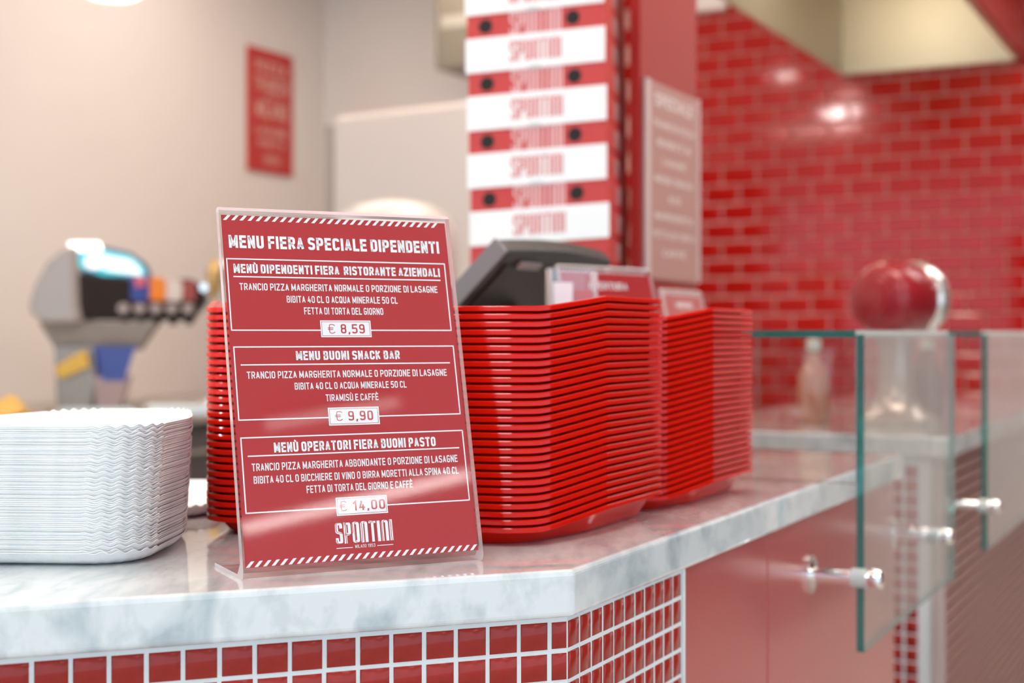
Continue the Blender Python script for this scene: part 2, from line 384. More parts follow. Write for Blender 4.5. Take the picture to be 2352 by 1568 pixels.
# lacquered doors
sA = .2735 + .01
def door(s0, s1, zt=CT - .043):
    MB().box(P(s0, -.030, .08), D_ * (s1 - s0), N_ * .018, Z_ * (zt - .08)).build('door', lacquer, base, bev=.0015)
s_t = (Tt - C0).dot(D_) + .008; s_gap = .582
door(s_t, s_gap - .0015); door(s_gap + .0015, 1.275)

# second counter across the gap
b = MB().prism([(p.x, p.y) for p in (P(1.695, 0), P(3.4, 0), P(3.4, -.62), P(1.695, -.62))], CT - .040, CT)
worktop2 = tag(b.build('marble_worktop', marble, bev=.005, seg=3), 'marble worktop of the second counter, beyond the gap and behind glass', 'worktop')
base2 = thing('counter_base', 'second counter body with a red slatted front and mosaic tiled end', 'counter', tuple(P(2.2, -.3)))
MB().box(P(1.712, -.035), D_ * 1.65, -N_ * .55, Z_ * (CT - .040)).build('carcass', grout, base2)
MB().box(P(1.708, -.036), D_ * .022, N_ * .022, Z_ * (CT - .041)).build('corner_trim', mat('pale_trim', (.46, .37, .34), .5), base2, bev=.002)
ns = 33
sl = None
for k in range(ns):
    z = .03 + k * .0252
    mb = MB(); q = P(1.733, -.035, z); L = D_ * 1.6
    pr = [(0, 0), (.011, .002), (.014, .0105), (.011, .0195), (0, .0215)]
    vs = [q + N_ * a + Z_ * c for a, c in pr] + [q + L + N_ * a + Z_ * c for a, c in pr]
    mb.add(vs, [(0, 1, 2, 3, 4), (9, 8, 7, 6, 5)] + [(i, i + 5, (i + 1) % 5 + 5, (i + 1) % 5) for i in range(5)])
    if sl is None: sl = mb.build('slat', slat_m, base2)
    else:
        o = sl.copy(); COL.objects.link(o); o.location = (0, 0, k * .0252)
        o.parent = base2
MB().box(P(1.733, -.036), D_ * 1.6, N_ * .003, Z_ * (CT - .041)).build('front_backing', dark_red, base2)
me2 = mosaic_mesh(.0275 - G, .0272 - G)
for r in range(31):
    for c in range(8):
        o = P(1.712, -.062 - .0290 * c, 0) - N_ * (.0275 - G) + Z_ * (CT - .075 - .0272 * (r + 1) + .02)
        place_tile(me2, o, N_, base2)

# ============================================================ GLASS GUARDS
def pane(parent, name, o, ex, ey, ez):
    """a glass sheet: large faces clear, narrow edges green"""
    L = sorted([(ex.length, 0), (ey.length, 1), (ez.length, 2)])
    thin = L[0][1]; mb = MB().box(o, ex, ey, ez)
    flat = {0: (3, 5), 1: (2, 4), 2: (0, 1)}[thin]
    mb.m = [0 if i in flat else 1 for i in range(6)]
    return mb.build(name, [glass_thin, glass_edge], parent)
def standoff(parent, s, z):
    a = P(s, -.012, z); k = MB()
    k.tube(a, a + N_ * .004, .025, n=28); k.tube(a + N_ * .004, a + N_ * .006, .019, .012, n=28)
    o = k.build('standoff', chrome, parent, smooth=True)
    MB().tube(a + N_ * .004, a + N_ * .082, .0095, n=20).build('rod', chrome, o, smooth=True, local=False)
    MB().lathe(a + N_ * .078, [(.008, 0), (.0125, .003), (.0135, .009), (.0125, .016), (.010, .018)], 24, N_).build('end_cap', chrome, o, smooth=True)
    MB().tube(a + N_ * .056, a + N_ * .0745, .0125, n=24).build('washer', mat('frosted_washer', (.50, .55, .53), .5), o, smooth=True)
g1 = thing('glass_guard', 'tall clear glass display guard on chrome standoffs at the end of the tray counter', 'glass guard', tuple(P(1.05, .05)))
pane(g1, 'front_pane', P(.775, .048, EYE - .416), D_ * .645, N_ * .010, Z_ * .414)
pane(g1, 'side_pane', P(.775, -.40, CT + .001), D_ * .010, N_ * .447, Z_ * .190)
pane(g1, 'side_pane', P(1.265, -.40, CT + .001), D_ * .010, N_ * .447, Z_ * .190)
pane(g1, 'top_pane', P(.775, -.40, EYE - .006), D_ * .645, N_ * .447, Z_ * .010)
standoff(g1, .768, EYE - .318); standoff(g1, 1.26, EYE - .325)
g2 = thing('glass_guard', 'farther glass display guard with dark edges in front of the slatted counter', 'glass guard', tuple(P(2.2, .05)))
pane(g2, 'front_pane', P(1.763, .048, EYE - .416), D_ * 1.3, N_ * .010, Z_ * .414)
pane(g2, 'side_pane', P(1.763, -.40, CT + .001), D_ * .010, N_ * .447, Z_ * .190)
pane(g2, 'top_pane', P(1.763, -.40, EYE - .006), D_ * 1.3, N_ * .447, Z_ * .010)
standoff(g2, 1.752, EYE - .330); standoff(g2, 2.85, EYE - .330)

# ============================================================ MENU STANDS
YAW = .48; TILT = .238; SW, SH = .208, .297
def stand_frames(tilt):
    u = V((1, 0, 0)); n = V((0, 1, 0)); up = Z_ * math.cos(tilt) + n * math.sin(tilt); fr = up.cross(u) * -1  # towards the back
    return u, up, n
def make_stand(name, label, full=True):
    root = thing(name, label, 'menu stand', (0, 0, 0), 'acrylic menu stands on the counter')
    u = V((1, 0, 0)); up = Z_ * math.cos(TILT) + V((0, 1, 0)) * math.sin(TILT); bk = V((0, 1, 0)) * math.cos(TILT) - Z_ * math.sin(TILT)
    B = V((0, 0, .0095))                      # lower left corner of the sheet
    x0, x1 = -.003, SW + .003
    # profile of the bent acrylic in (back, up): front plate, fold, back plate, bend, foot
    t = .0026; g = .0012
    f2 = lambda a, c: B + bk * a + up * c
    outer = [f2(-g - t, -.004), f2(-g - t, SH + .003), f2(-g - t + .0018, SH + .0062), f2(g + t - .0018, SH + .0062), f2(g + t, SH + .003), f2(g + t, .004)]
    foot_top = [V((0, .012, .0032)), V((0, .078, .0032)), V((0, .078, .0002)), V((0, .002, .0002)), V((0, -.0028, .0016))]
    prof = outer + foot_top
    n = len(prof); mb = MB(); vs = [V((x0, p.y, p.z)) for p in prof] + [V((x1, p.y, p.z)) for p in prof]
    mb.add(vs, [(i, i + n, (i + 1) % n + n, (i + 1) % n) for i in range(n)])
    mb.m = [1 if i in (1, 2, 3) else 0 for i in range(n)]
    mb.m[7] = 1
    # end faces as thin outlines so that the sheet slot stays open to the side
    for xs, fl in ((0, False), (n, True)):
        mb.add([vs[xs + i] for i in range(6)], [(0, 1, 2, 3, 4, 5)], 1)
        mb.add([vs[xs + i] for i in (0, 5, 6, 9, 10)], [(0, 1, 2, 3, 4)], 1)
        mb.add([vs[xs + i] for i in (6, 7, 8, 9)], [(0, 1, 2, 3)], 1)
    mb.build('holder', [acrylic, acr_edge], root, local=True)
    s0 = MB().box(B - bk * .0003, u * SW, bk * .0006, up * SH)
    sheet = s0.build('menu_sheet', sheet_m, root, local=True)
    k = .00055
    f = lambda x, y, k=k: B - bk * k + u * (x / 1000) + up * (y / 1000)
    mb = MB()
    if not full:
        text(mb, 'APERTURA', 60, 150, 268, 279, f, .19); text(mb, 'MENU', 78, 132, 246, 256, f, .19)
    else:
        T = lambda s, a, c, v0, v1, w=.155, **kw: text(mb, s, a, c, v0, v1, f, w, **kw)
        T('MENU FIERA SPECIALE DIPENDENTI', 5, 199.7, 268, 279.3, .205, wr=.36, gap=.11, sp=.22)
        def pbox(x0, y0, x1, y1, px0, px1, py0, py1):
            t = 1.1
            rect(mb, x0, y1 - t, x1, y1, f); rect(mb, x0, y0, x0 + t, y1, f); rect(mb, x1 - t, y0, x1, y1, f)
            rect(mb, x0, y0, px0, y0 + t, f); rect(mb, px1, y0, x1, y0 + t, f)
            rect(mb, px0, py0, px1, py1, f)
        pbox(1.6, 195.9, 204, 258.9, 80.2, 126.6, 190.3, 205.2)
        pbox(2.4, 119.9, 204.4, 182.6, 80.7, 126.9, 113.5, 128.9)
        pbox(3.0, 43.3, 204.8, 106.1, 80.9, 127.0, 37.1, 52.4)
        for a in ((6.9, 242.3, 198, 243.4), (7.8, 166.2, 199, 167.3), (8.3, 89.7, 199.6, 90.8)): rect(mb, *a, f)
        T('MENÙ DIPENDENTI FIERA  RISTORANTE AZIENDALI', 7.5, 198, 246, 254, .20, wr=.34, gap=.11, sp=.20)
        T('TRANCIO PIZZA MARGHERITA NORMALE O PORZIONE DI LASAGNE', 11.5, 193.9, 231.1, 237.3)
        T('BIBITA 40 CL O ACQUA MINERALE 50 CL', 52, 154, 220.6, 226.7)
        T('FETTA DI TORTA DEL GIORNO', 66.7, 139.5, 210.4, 216.6)
        T('MENU BUONI SNACK BAR', 56.3, 151.3, 170.4, 178.3, .20, wr=.34, gap=.11, sp=.24)
        T('TRANCIO PIZZA MARGHERITA NORMALE O PORZIONE DI LASAGNE', 12.4, 194.8, 155, 161.1)
        T('BIBITA 40 CL O ACQUA MINERALE 50 CL', 53, 154.9, 145, 151)
        T('TIRAMISÙ E CAFFÈ', 79.7, 127.6, 134.5, 140.5)
        T('MENÙ OPERATORI FIERA BUONI PASTO', 31, 177.4, 92.5, 100.8, .20, wr=.34, gap=.11, sp=.22)
        T('TRANCIO PIZZA MARGHERITA ABBONDANTE O PORZIONE DI LASAGNE', 11, 196.8, 77.8, 84.1)
        T('BIBITA 40 CL O BICCHIERE DI VINO O BIRRA MORETTI ALLA SPINA 40 CL', 11.8, 196.4, 67.4, 73.6)
        T('FETTA DI TORTA DEL GIORNO E CAFFÈ', 56.3, 151.8, 57.5, 63.7)
        # the shop's mark
        text(mb, 'SPOnTInI', 78.3, 129.6, 13.8, 31.5, f, .12, wr=.17, gap=.05)
        rect(mb, 78.2, 10.0, 92.6, 10.6, f); rect(mb, 114.5, 10.0, 129, 10.6, f)
        text(mb, 'MILAnO 1953', 94.8, 112.7, 9.5, 12.3, f, .13, wr=.42, gap=.2, sp=.3)
    for k2 in range(29):                        # the slanted stripes along both ends
        for y0, y1, ph in ((292.4, 296.9, 1.2), (.3, 5.0, .3)):
            x = ph + k2 * 7.13; dx = (y1 - y0) * .95; w = 2.9
            if x + dx + w > 208: continue
            mb.add([f(x, y0), f(x + w, y0), f(x + dx + w, y1), f(x + dx, y1)], [(0, 1, 2, 3)])
    mb.build('white_lettering', print_w, sheet, local=True)
    if full:
        mb = MB(); f3 = lambda x, y: f(x, y, .0007)
        for (x0, y0, x1, y1) in ((80.2, 190.3, 126.6, 205.2), (80.7, 113.5, 126.9, 128.9), (80.9, 37.1, 127.0, 52.4)):
            frame(mb, x0 + 1.1, y0 + 1.1, x1 - 1.1, y1 - 1.1, .35, f3)
        for s, a, c, v0 in (('8,59', 98.5, 120.6, 193.6), ('9,90', 98.5, 121.1, 117.3), ('14,00', 95.5, 124.8, 40.8)):
            text(mb, s, a, c, v0, v0 + 8.3, f3, .155, wr=.40, gap=.18)
        for a, v0 in ((87, 193.6), (87, 117.4), (84, 40.9)): text(mb, '€', a, a + 6.4, v0, v0 + 8.3, f3, .075, wr=.5)
        mb.build('red_lettering', print_r, sheet, local=True)
        # hairlines inside the mark
        mb = MB()
        text(mb, 'SPOnTInI', 78.9, 130.2, 13.8, 31.5, f3, .022, wr=.27, gap=.05)
        mb.build('mark_inline', print_r, sheet, local=True)
    return root
stand = make_stand('menu_stand', 'clear acrylic stand with a red staff menu of three boxed offers and prices', True)
stand.location = (-.2139, 1.1409, CT); stand.rotation_euler = (0, 0, YAW)
s2 = make_stand('menu_stand', 'blurred red menu stand just behind the front tray stack, before the black till', False)
s2.scale = (.965,) * 3; s2.rotation_euler = (0, 0, R(46.5))
tb = .306 * math.sin(TILT)
s2.location = (.0735 + .04, 1.98 - .052, CT)
s3 = copy_tree(s2, (.300, 2.30, CT), R(63), 'farthest menu stand, mostly hidden behind the second tray stack', .89)

# leaflet holder
lh = thing('leaflet_holder', 'small clear leaflet holder with white and red leaflets behind the tray stack', 'leaflet holder', (.075, 1.925, CT))
lu = V((.97, .22, 0)); lv = V((-.22, .97, 0)); q = V((.052, 1.905, CT + .0005))
MB().box(q, lu * .066, lv * .002, Z_ * .285).build('front_plate', [acrylic], lh)
MB().box(q + lv * .028, lu * .066, lv * .002, Z_ * .285).build('back_plate', [acrylic], lh)
MB().box(q + lv * .002, lu * .003, lv * .026, Z_ * .285).build('side_plate', acr_edge, lh, bev=.001)
MB().box(q + lv * .002 + lu * .063, lu * .003, lv * .026, Z_ * .28).build('side_plate', acr_edge, lh, bev=.001)
MB().box(q + lv * .005 + lu * .006 + Z_ * .001, lu * .026, lv * .018, Z_ * .265).build('white_leaflets', card_w, lh)
MB().box(q + lv * .006 + lu * .034 + Z_ * .001, lu * .026, lv * .012, Z_ * .255).build('red_leaflets', card_r, lh)

# ============================================================ TRAYS
def smooth(x): x = max(0, min(1, x)); return x * x * (3 - 2 * x)
def tray_outline():
    uA = V((-.963, .269, 0)).normalized(); uP = V((.269, .963, 0)).normalized()
    uC = V((.446, .895, 0)).normalized(); wA, wP = uC.dot(uA), uC.dot(uP)
    K = uC * .112; uB = V((.64, .77, 0)); V1 = K - uB * .1203
    mid = uA * .193
    mir = lambda p: p + uA * (2 * (mid - p).dot(uA))
    Rr = uC * .277
    far = Rr + (uP * .012)
    pts = [(V1, .05, 0), (K, 0, 1), (Rr, .012, 1), (mir(Rr), .012, 1), (mir(K), 0, 1), (mir(V1), .042, 0)]
    out = []; n = len(pts)
    for i, (p, r, h) in enumerate(pts):
        a, b2 = pts[i - 1][0], pts[(i + 1) % n][0]
        if r == 0: out.append(p); continue
        da, db = (a - p).normalized(), (b2 - p).normalized(); th = da.angle(db); t = r / math.tan(th / 2)
        m = 10 if r > .03 else 9
        c = p + (da + db).normalized() * (r / math.sin(th / 2)); s0 = p + da * t - c; s1 = p + db * t - c
        for k in range(m + 1):
            u_ = k / m; w = math.pi - th
            out.append(c + (s0 * math.sin((1 - u_) * w) + s1 * math.sin(u_ * w)) / math.sin(w))
    # densify
    dn = []
    for i, p in enumerate(out):
        q = out[(i + 1) % len(out)]; m = max(1, int((q - p).length / .014)); 
        for k in range(m): dn.append(p.lerp(q, k / m))
    # raise of the rim along the short sides
    hs = []
    for p in dn:
        d = p.dot(uP); e = p.dot(uA)
        s = min(abs((p - V((0, 0, 0))).dot(uA) - wA * p.dot(uP) / wP), abs(e - .36 + wA * d / wP))
        ramp = min(1, max(0, (d - .014) / (.112 * wP - .014)))
        side = 1 - smooth((s - .012) / .05)
        hs.append(.0115 * (ramp ** 1.15) * side)
    return dn, hs
TO, TR = tray_outline()
cen = sum(TO, V((0, 0, 0))) / len(TO)
def make_tray():
    root = thing('tray', 'red plastic tray', 'tray')
    H = .0175
    rings = [(1.0, H - .0051, 1), (1.004, H - .0046, 1), (1.004, H - .0012, 1), (1.000, H - .0001, 1), (.990, H, 1), (.972, H - .0004, 1), (.960, H - .0020, 1), (.905, .0040, .0), (.895, .0022, 0),
             (.55, .0022, 0), (.10, .0022, 0)]
    under = [(.995, H - .0051, 1), (.990, H - .0030, 1), (.966, H - .0024, 1), (.958, H - .0035, 1), (.893, .0008, 0), (.885, .0, 0), (.55, .0, 0), (.10, .0, 0)]
    n = len(TO); mb = MB()
    def ring(k, z, w):
        return [(cen.x + (p.x - cen.x) * k, cen.y + (p.y - cen.y) * k, z + h * w) for p, h in zip(TO, TR)]
    vs = []
    for r in rings: vs += ring(*r)
    m = len(rings)
    fs = [(k * n + i, k * n + (i + 1) % n, (k + 1) * n + (i + 1) % n, (k + 1) * n + i) for k in range(m - 1) for i in range(n)]
    fs.append(tuple(range((m - 1) * n, m * n)))
    b0 = len(vs)
    for r in under: vs += ring(*r)
    fs += [(i, b0 + i, b0 + (i + 1) % n, (i + 1) % n) for i in range(n)]
    for k in range(len(under) - 1): fs += [(b0 + k * n + (i + 1) % n, b0 + k * n + i, b0 + (k + 1) * n + i, b0 + (k + 1) * n + (i + 1) % n) for i in range(n)]
    e = b0 + (len(under) - 1) * n; fs.append(tuple(reversed(range(e, e + n))))
    mb.add(vs, fs)
    mb.build('tray_shell', tray_m, root, smooth=True, local=True, sharp=12)
    # small moulded feet
    return root
tray_me = None
def tray_stack(vx, vy, n, what, group):
    global tray_me
    for i in range(n):
        if tray_me is None:
            r = make_tray(); tray_me = r.children[0].data; bpy.data.objects.remove(r.children[0]); bpy.data.objects.remove(r)
        o = bpy.data.objects.new('tray', tray_me); COL.objects.link(o)
        o.location = (vx + random.uniform(-.0003, .0003), vy + random.uniform(-.0003, .0003), CT + .0002 + i * .00735)
        o.rotation_euler = (0, 0, R(random.uniform(-.05, .05)))
        tag(o, 'red plastic tray, %s in the %s' % (place_in(i, n), what), 'tray', group)
tray_stack(.0435, 1.302, 29, 'front tray stack beside the menu stand', 'red trays in the front stack')
tray_stack(.1835, 1.553, 28, 'rear tray stack nearest the glass guard', 'red trays in the rear stack')

# ============================================================ PAPER PLATES
def plate_mesh(seed):
    rnd = random.Random(seed); w, d, r = .1030, .140, .052; pts = []
    N = 176; per = []
    segs = []
    # rounded rectangle sampled evenly, with a flag for the fluted corners
    def arc(cx_, cy_, a0, a1, m): return [((cx_ + r * math.cos(a)), (cy_ + r * math.sin(a)), math.cos(a), math.sin(a), 1, i / m) for i, a in [(i, a0 + (a1 - a0) * i / m) for i in range(m)]]
    def line(x0, y0, x1, y1, nx, ny, m): return [(x0 + (x1 - x0) * i / m, y0 + (y1 - y0) * i / m, nx, ny, 0, 0) for i in range(m)]
    q = math.pi / 2; M = 56
    pts += arc(w - r, -d + r, -q, 0, M) + line(w, -d + r, w, d - r, 1, 0, 14) + arc(w - r, d - r, 0, q, M) + line(w - r, d, -w + r, d, 0, 1, 10)
    pts += arc(-w + r, d - r, q, 2 * q, M) + line(-w, d - r, -w, -d + r, -1, 0, 14) + arc(-w + r, -d + r, 2 * q, 3 * q, M) + line(-w + r, -d, w - r, -d, 0, -1, 10)
    amp = .0009; nf = 6
    ph = rnd.uniform(-.25, .25)
    rings = [(-.020, .0, 0), (-.0150, .0002, .1), (-.0075, .0028, .5), (-.0035, .0062, .9), (-.0010, .0098, 1.0), (.0004, .0112, 1.0)]
    verts = []; n = len(pts)
    wob = [rnd.uniform(-.0003, .0003) for _ in range(4)]
    for off, z, k in rings + [(.0001, .0116, 1.0)] + [(a - .0004, b + .0004, c) for a, b, c in reversed(rings)]:
        for j, (x, y, nx, ny, c, u) in enumerate(pts):
            s = math.sin(2 * math.pi * (nf * u) + ph * 0) if c else 0
            env = math.sin(math.pi * u) ** .35 if c else 0
            o_ = off + amp * s * env * k * .75
            zz = z + amp * 1.35 * s * env * k + k * (wob[j * 4 // n])
            x *= 1 - .36 * smooth((y + .03) / .17) ; 
            verts.append((x + nx * o_, y + ny * o_, max(zz, 0.0)))
    m = len(rings) * 2 + 1; fs = []
    for k in range(m - 1): fs += [(k * n + i, k * n + (i + 1) % n, (k + 1) * n + (i + 1) % n, (k + 1) * n + i) for i in range(n)]
    fs += [tuple(reversed(range(n))), tuple(range((m - 1) * n, m * n))]
    me = bpy.data.meshes.new('paper_plate'); me.from_pydata(verts, [], fs); me.materials.append(paper)
    me.polygons.foreach_set('use_smooth', [True] * len(me.polygons))
    try: me.set_sharp_from_angle(angle=R(50))
    except Exception: pass
    return me
PM = [plate_mesh(k) for k in range(6)]
NP = 62
for i in range(NP):
    o = bpy.data.objects.new('paper_plate', PM[i % 6]); COL.objects.link(o)
    lean = i / NP
    o.location = (-.402 - .006 * (1 - lean) + random.uniform(-.0007, .0007) , 1.346 + random.uniform(-.0008, .0008), CT + .0003 + i * .00176 + random.uniform(-.0003, .0003))
    o.rotation_euler = (R(random.uniform(-.10, .10)), 0, R(-3.5 + random.uniform(-.6, .6)))
    tag(o, 'white fluted paper plate, %s in the tall plate stack' % place_in(i, NP), 'plate', 'white paper plates in the tall stack')
for i in range(2):
    o = bpy.data.objects.new('paper_plate', PM[i]); COL.objects.link(o)
    o.location = (-.420, 1.650, CT + .0003 + i * .0018); o.rotation_euler = (0, 0, R(-4))
    tag(o, 'white paper plate lying apart behind the tall plate stack, %s of two' % ('lower', 'upper')[i], 'plate', 'two loose paper plates behind the stack')

# ============================================================ PIZZA BOXES
phi = R(13); bu = V((math.cos(phi), -math.sin(phi), 0)); bv = V((math.sin(phi), math.cos(phi), 0))
NBX = 16; bw, bh, bd = .2455, .0501, .245; roll = .052
nl = V((.1717, 2.45, 0)) - bu * bw
for i in range(NBX):
    z = CT + .0015 + i * (bh + .0006); jx = random.uniform(-.0016, .0016) - i * .0009; up_ = V((0, 0, 1))
    o0 = nl + bu * jx + Z_ * z; white = (i % 2 == 1)
    t = thing('pizza_box', 'slice box with %s front, %s of the box stack' % ('white' if white else 'red', place_in(i, NBX)), 'box', tuple(o0 + bu * bw / 2 + bv * bd / 2), 'pizza slice boxes in the tall stack')
    sh = lambda p: V(p) + Z_ * ((V(p) - o0).dot(bu) * roll)
    mb = MB().box(o0, bu * bw, bv * bd, Z_ * (bh - .0012)); mb.v = [tuple(sh(p)) for p in mb.v]
    mb.build('carton', card_r, t, bev=.0012)
    if white:
        mb = MB().box(o0 - bv * .0022 - Z_ * .006 - bu * .0015, bu * (bw + .003), bv * .0020, Z_ * (bh + .0105)); mb.v = [tuple(sh(p)) for p in mb.v]
        mb.build('front_flap', card_w, t)
    yo = -.0026 if white else -.0004
    fm = lambda a, c, o0=o0: sh(o0 + bu * a + bv * yo + Z_ * c)
    mb = MB(); text(mb, 'SPOnTInI', .078, .170, .008 if white else .004, .044 if white else .046, fm, .10, wr=.17, gap=.05)
    mb.build('front_lettering', print_pink if white else mat('pink_white_print', (.72, .42, .42), .6), t)
    if not white:
        for a in (.034, .190):
            c = o0 + bu * a + Z_ * .024
            mb = MB(); mb.tube(c - bv * .0006, c + bv * .0002, .0125, n=24); mb.v = [tuple(sh(p)) for p in mb.v]; mb.build('vent_hole', hole_m, t)
        mb = MB().box(o0 + bu * .108 + Z_ * (bh - .006) - bv * .003, bu * .022, bv * .003, Z_ * .006); mb.v = [tuple(sh(p)) for p in mb.v]; mb.build('locking_tab', mat('pale_tab', (.55, .60, .58), .6), t)
    fs_ = lambda a, c: sh(o0 + bu * (bw + .0004) + bv * a + Z_ * c)
    mb = MB(); text(mb, 'SPOnTInI', .09, .16, .010, .040, fs_, .10, wr=.17, gap=.05); mb.build('side_lettering', mat('pink_white_print', (.72, .42, .42), .6), t)

# ============================================================ TILL
tl = V((-.0065, 1.93, EYE + .110)); te = V((.5, .866, 0)); dn_ = (-N_ * .078 - Z_ * .075).normalized()
tn = te.cross(dn_).normalized()
if tn.z < 0: tn = -tn
till = thing('till', 'black touchscreen till seen from behind, its tilted housing above the tray stacks', 'till', (.0, 2.10, CT))
mb = MB()
# the housing: a tilted slab with a bowed top edge
pr = []
for k in range(9):
    u_ = k / 8; pr.append(tl + te * (.33 * u_) + (-dn_) * (.010 * math.sin(math.pi * u_) - .0) )
lowr = [p + dn_ * (.235 + 0) for p in (tl + te * .33, tl)]
poly3 = pr + lowr; n = len(poly3); vs = poly3 + [p + tn * .028 for p in poly3]
mb.add(vs, [tuple(range(n)), tuple(reversed(range(n, 2 * n)))] + [(i, i + n, (i + 1) % n + n, (i + 1) % n) for i in range(n)])
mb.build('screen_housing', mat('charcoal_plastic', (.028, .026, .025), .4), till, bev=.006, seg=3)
MB().box(tl + te * .02 + dn_ * .02 - tn * .004, te * .29, dn_ * .19, tn * .006).build('rear_cover', black_pl, till, bev=.003)
MB().box(tl + te * .02 + dn_ * .02 + tn * .0275, te * .29, dn_ * .19, tn * .001).build('screen', mat('dark_screen', (.01, .012, .015), .08), till)
MB().box(tl + te * .05 + dn_ * .012 - tn * .006, te * .06, dn_ * .012, tn * .004).build('bezel_highlight', mat('highlight_grey', (.32, .28, .26), .4), till)  # pale bar painting the highlight on the housing's bezel
MB().add([p - te * .0015 for p in (tl - tn * -.001, tl + dn_ * .234 + tn * .001, tl + dn_ * .234 + tn * .027, tl + tn * .027)] + [p + te * .003 for p in (tl + tn * .001, tl + dn_ * .234 + tn * .001, tl + dn_ * .234 + tn * .027, tl + tn * .027)], [(0, 1, 2, 3), (7, 6, 5, 4), (0, 4, 5, 1), (1, 5, 6, 2), (2, 6, 7, 3), (3, 7, 4, 0)]).build('lit_end_band', mat('lit_end_grey', (.16, .17, .17), .5), till)  # paler band puts the light on the housing's near end into colour
neck = tl + te * .16 + dn_ * .12
MB().tube(neck - tn * .01, V((neck.x, neck.y, CT + .02)), .028, .035, n=20).build('neck', black_pl, till, smooth=True)
MB().prism([(neck.x + a, neck.y + c) for a, c in ((-.09, -.06), (.05, -.075), (.09, .06), (-.05, .08))], CT + .0003, CT + .022).build('foot', black_pl, till, bev=.004)

# ============================================================ RED PARTITION WITH POSTER
q0 = P(1.30, -.470)
part = thing('partition_panel', 'red laminate partition panel standing beside the pizza boxes', 'partition', tuple(q0))
MB().box(q0, D_ * .298, -N_ * .020, Z_ * 2.898).build('panel', red_panel, part, bev=.001)
pz0, pz1 = EYE + .10, EYE + .462
pq = q0 + N_ * .0005 + D_ * .010
post = thing('price_poster', 'pale red price list poster in a frame on the red partition', 'poster', tuple(pq + Z_ * pz0))
MB().box(pq + Z_ * pz0, D_ * .283, N_ * .004, Z_ * (pz1 - pz0)).build('poster_sheet', pale_print, post)
fr_m = mat('pale_frame', (.58, .44, .42), .35)
mb = MB(); th = .020
MB().box(pq + Z_ * pz0, D_ * th, N_ * .008, Z_ * (pz1 - pz0)).build('frame_bar', fr_m, post); MB().box(pq + D_ * (.283 - .008) + Z_ * pz0, D_ * .008, N_ * .008, Z_ * (pz1 - pz0)).build('frame_bar', fr_m, post)
mb = MB(); fp = lambda a, c: pq + N_ * .0046 + D_ * a + Z_ * c
y = pz1 - .03
pw_m = mat('poster_white', (.72, .60, .58), .6)
text(mb, 'SPECIALE', .05, .25, y - .012, y + .012, fp, .2); mb.build('lettering', pw_m, post); y -= .045
for k, (a, c) in enumerate(((.04, .26), (.06, .24), (.09, .21), (.05, .25), (.12, .18), (.05, .25), (.04, .26), (.09, .21))):
    mb = MB(); text(mb, ('TRANCIO PIZZA', 'BIBITA', 'LASAGNE', 'MENU SNACK', '8,59', 'MARGHERITA', 'FETTA DI TORTA', 'CAFFÈ')[k], a, c, y - .006, y + .007, fp, .16); mb.build('lettering', pw_m, post); y -= .034

# ============================================================ WALL POSTER
q = K0 - D_ * .445; wz0, wz1 = EYE + (765 - 398) / 3267 * 6.57, EYE + (765 - 118) / 3267 * 6.57
pw = .335
wp = thing('wall_poster', 'small red poster with pale lettering hung on the beige wall', 'poster', tuple(q + Z_ * wz0))
q = q - D_ * pw / 2 + N_ * .002
sh_ = MB().box(q + Z_ * wz0, D_ * pw, N_ * .012, Z_ * (wz1 - wz0)).build('poster_board', mat('poster_red', (.50, .025, .020), .45), wp)
fq = lambda a, c: q + N_ * .0128 + D_ * a + Z_ * c
mb = MB()
for s, a, c, v0, v1 in (('PIZZA', .05, .29, .46, .51), ('TRANCIO', .04, .30, .37, .44), ('AL', .12, .22, .34, .36), ('MILANO', .05, .29, .25, .33), ('LASAGNE', .05, .29, .17, .21), ('BIBITA', .07, .27, .12, .15), ('SPOnTInI', .11, .23, .04, .08)):
    mb = MB(); text(mb, s, a, c, wz0 + v0, wz0 + v1, fq, .17); mb.build('lettering', mat('poster_pink', (.70, .40, .36), .6), sh_)

# ============================================================ BACK COUNTER, DRINKS MACHINE
def LP(t, o, z=0.0): return K0 - D_ * t + N_ * o + Z_ * z      # beside the left wall: t towards the camera, o out of it
bc = thing('back_counter', 'dark back counter with a steel top along the beige wall', 'counter', tuple(LP(2.2, .45)))
MB().box(LP(.9, .01, 0), -D_ * 3.2, N_ * .90, Z_ * .80).build('carcass', mat('dark_steel_front', (.055, .050, .052), .35), bc)
MB().box(LP(.88, .005, .801), -D_ * 3.24, N_ * .93, Z_ * .035).build('top', mat('worn_steel', (.48, .44, .40), .3, .7), bc, bev=.003)
for k in range(4):
    d_ = MB().box(LP(.93 + k * .79, .911, .08), -D_ * .77, N_ * .012, Z_ * .68).build('door', mat('dark_door', (.08, .07, .07), .3), bc, bev=.002)
    MB().box(LP(1.2 + k * .79, .924, .70), -D_ * .2, N_ * .014, Z_ * .012).build('handle', steel, d_)

SM = V((-1.235, 4.86, 0))                     # foot of the drinks tower
se, sn = D_, N_                                # along the machine, and out of its face
dm = thing('drinks_dispenser', 'soda dispenser tower with a lit blue sign and a row of taps', 'dispenser', (SM.x, SM.y, .836))
def SMp(px, py, Y): return V(((px - 1176) / 3267 * Y, Y, EYE - (py - 765) / 3267 * Y))
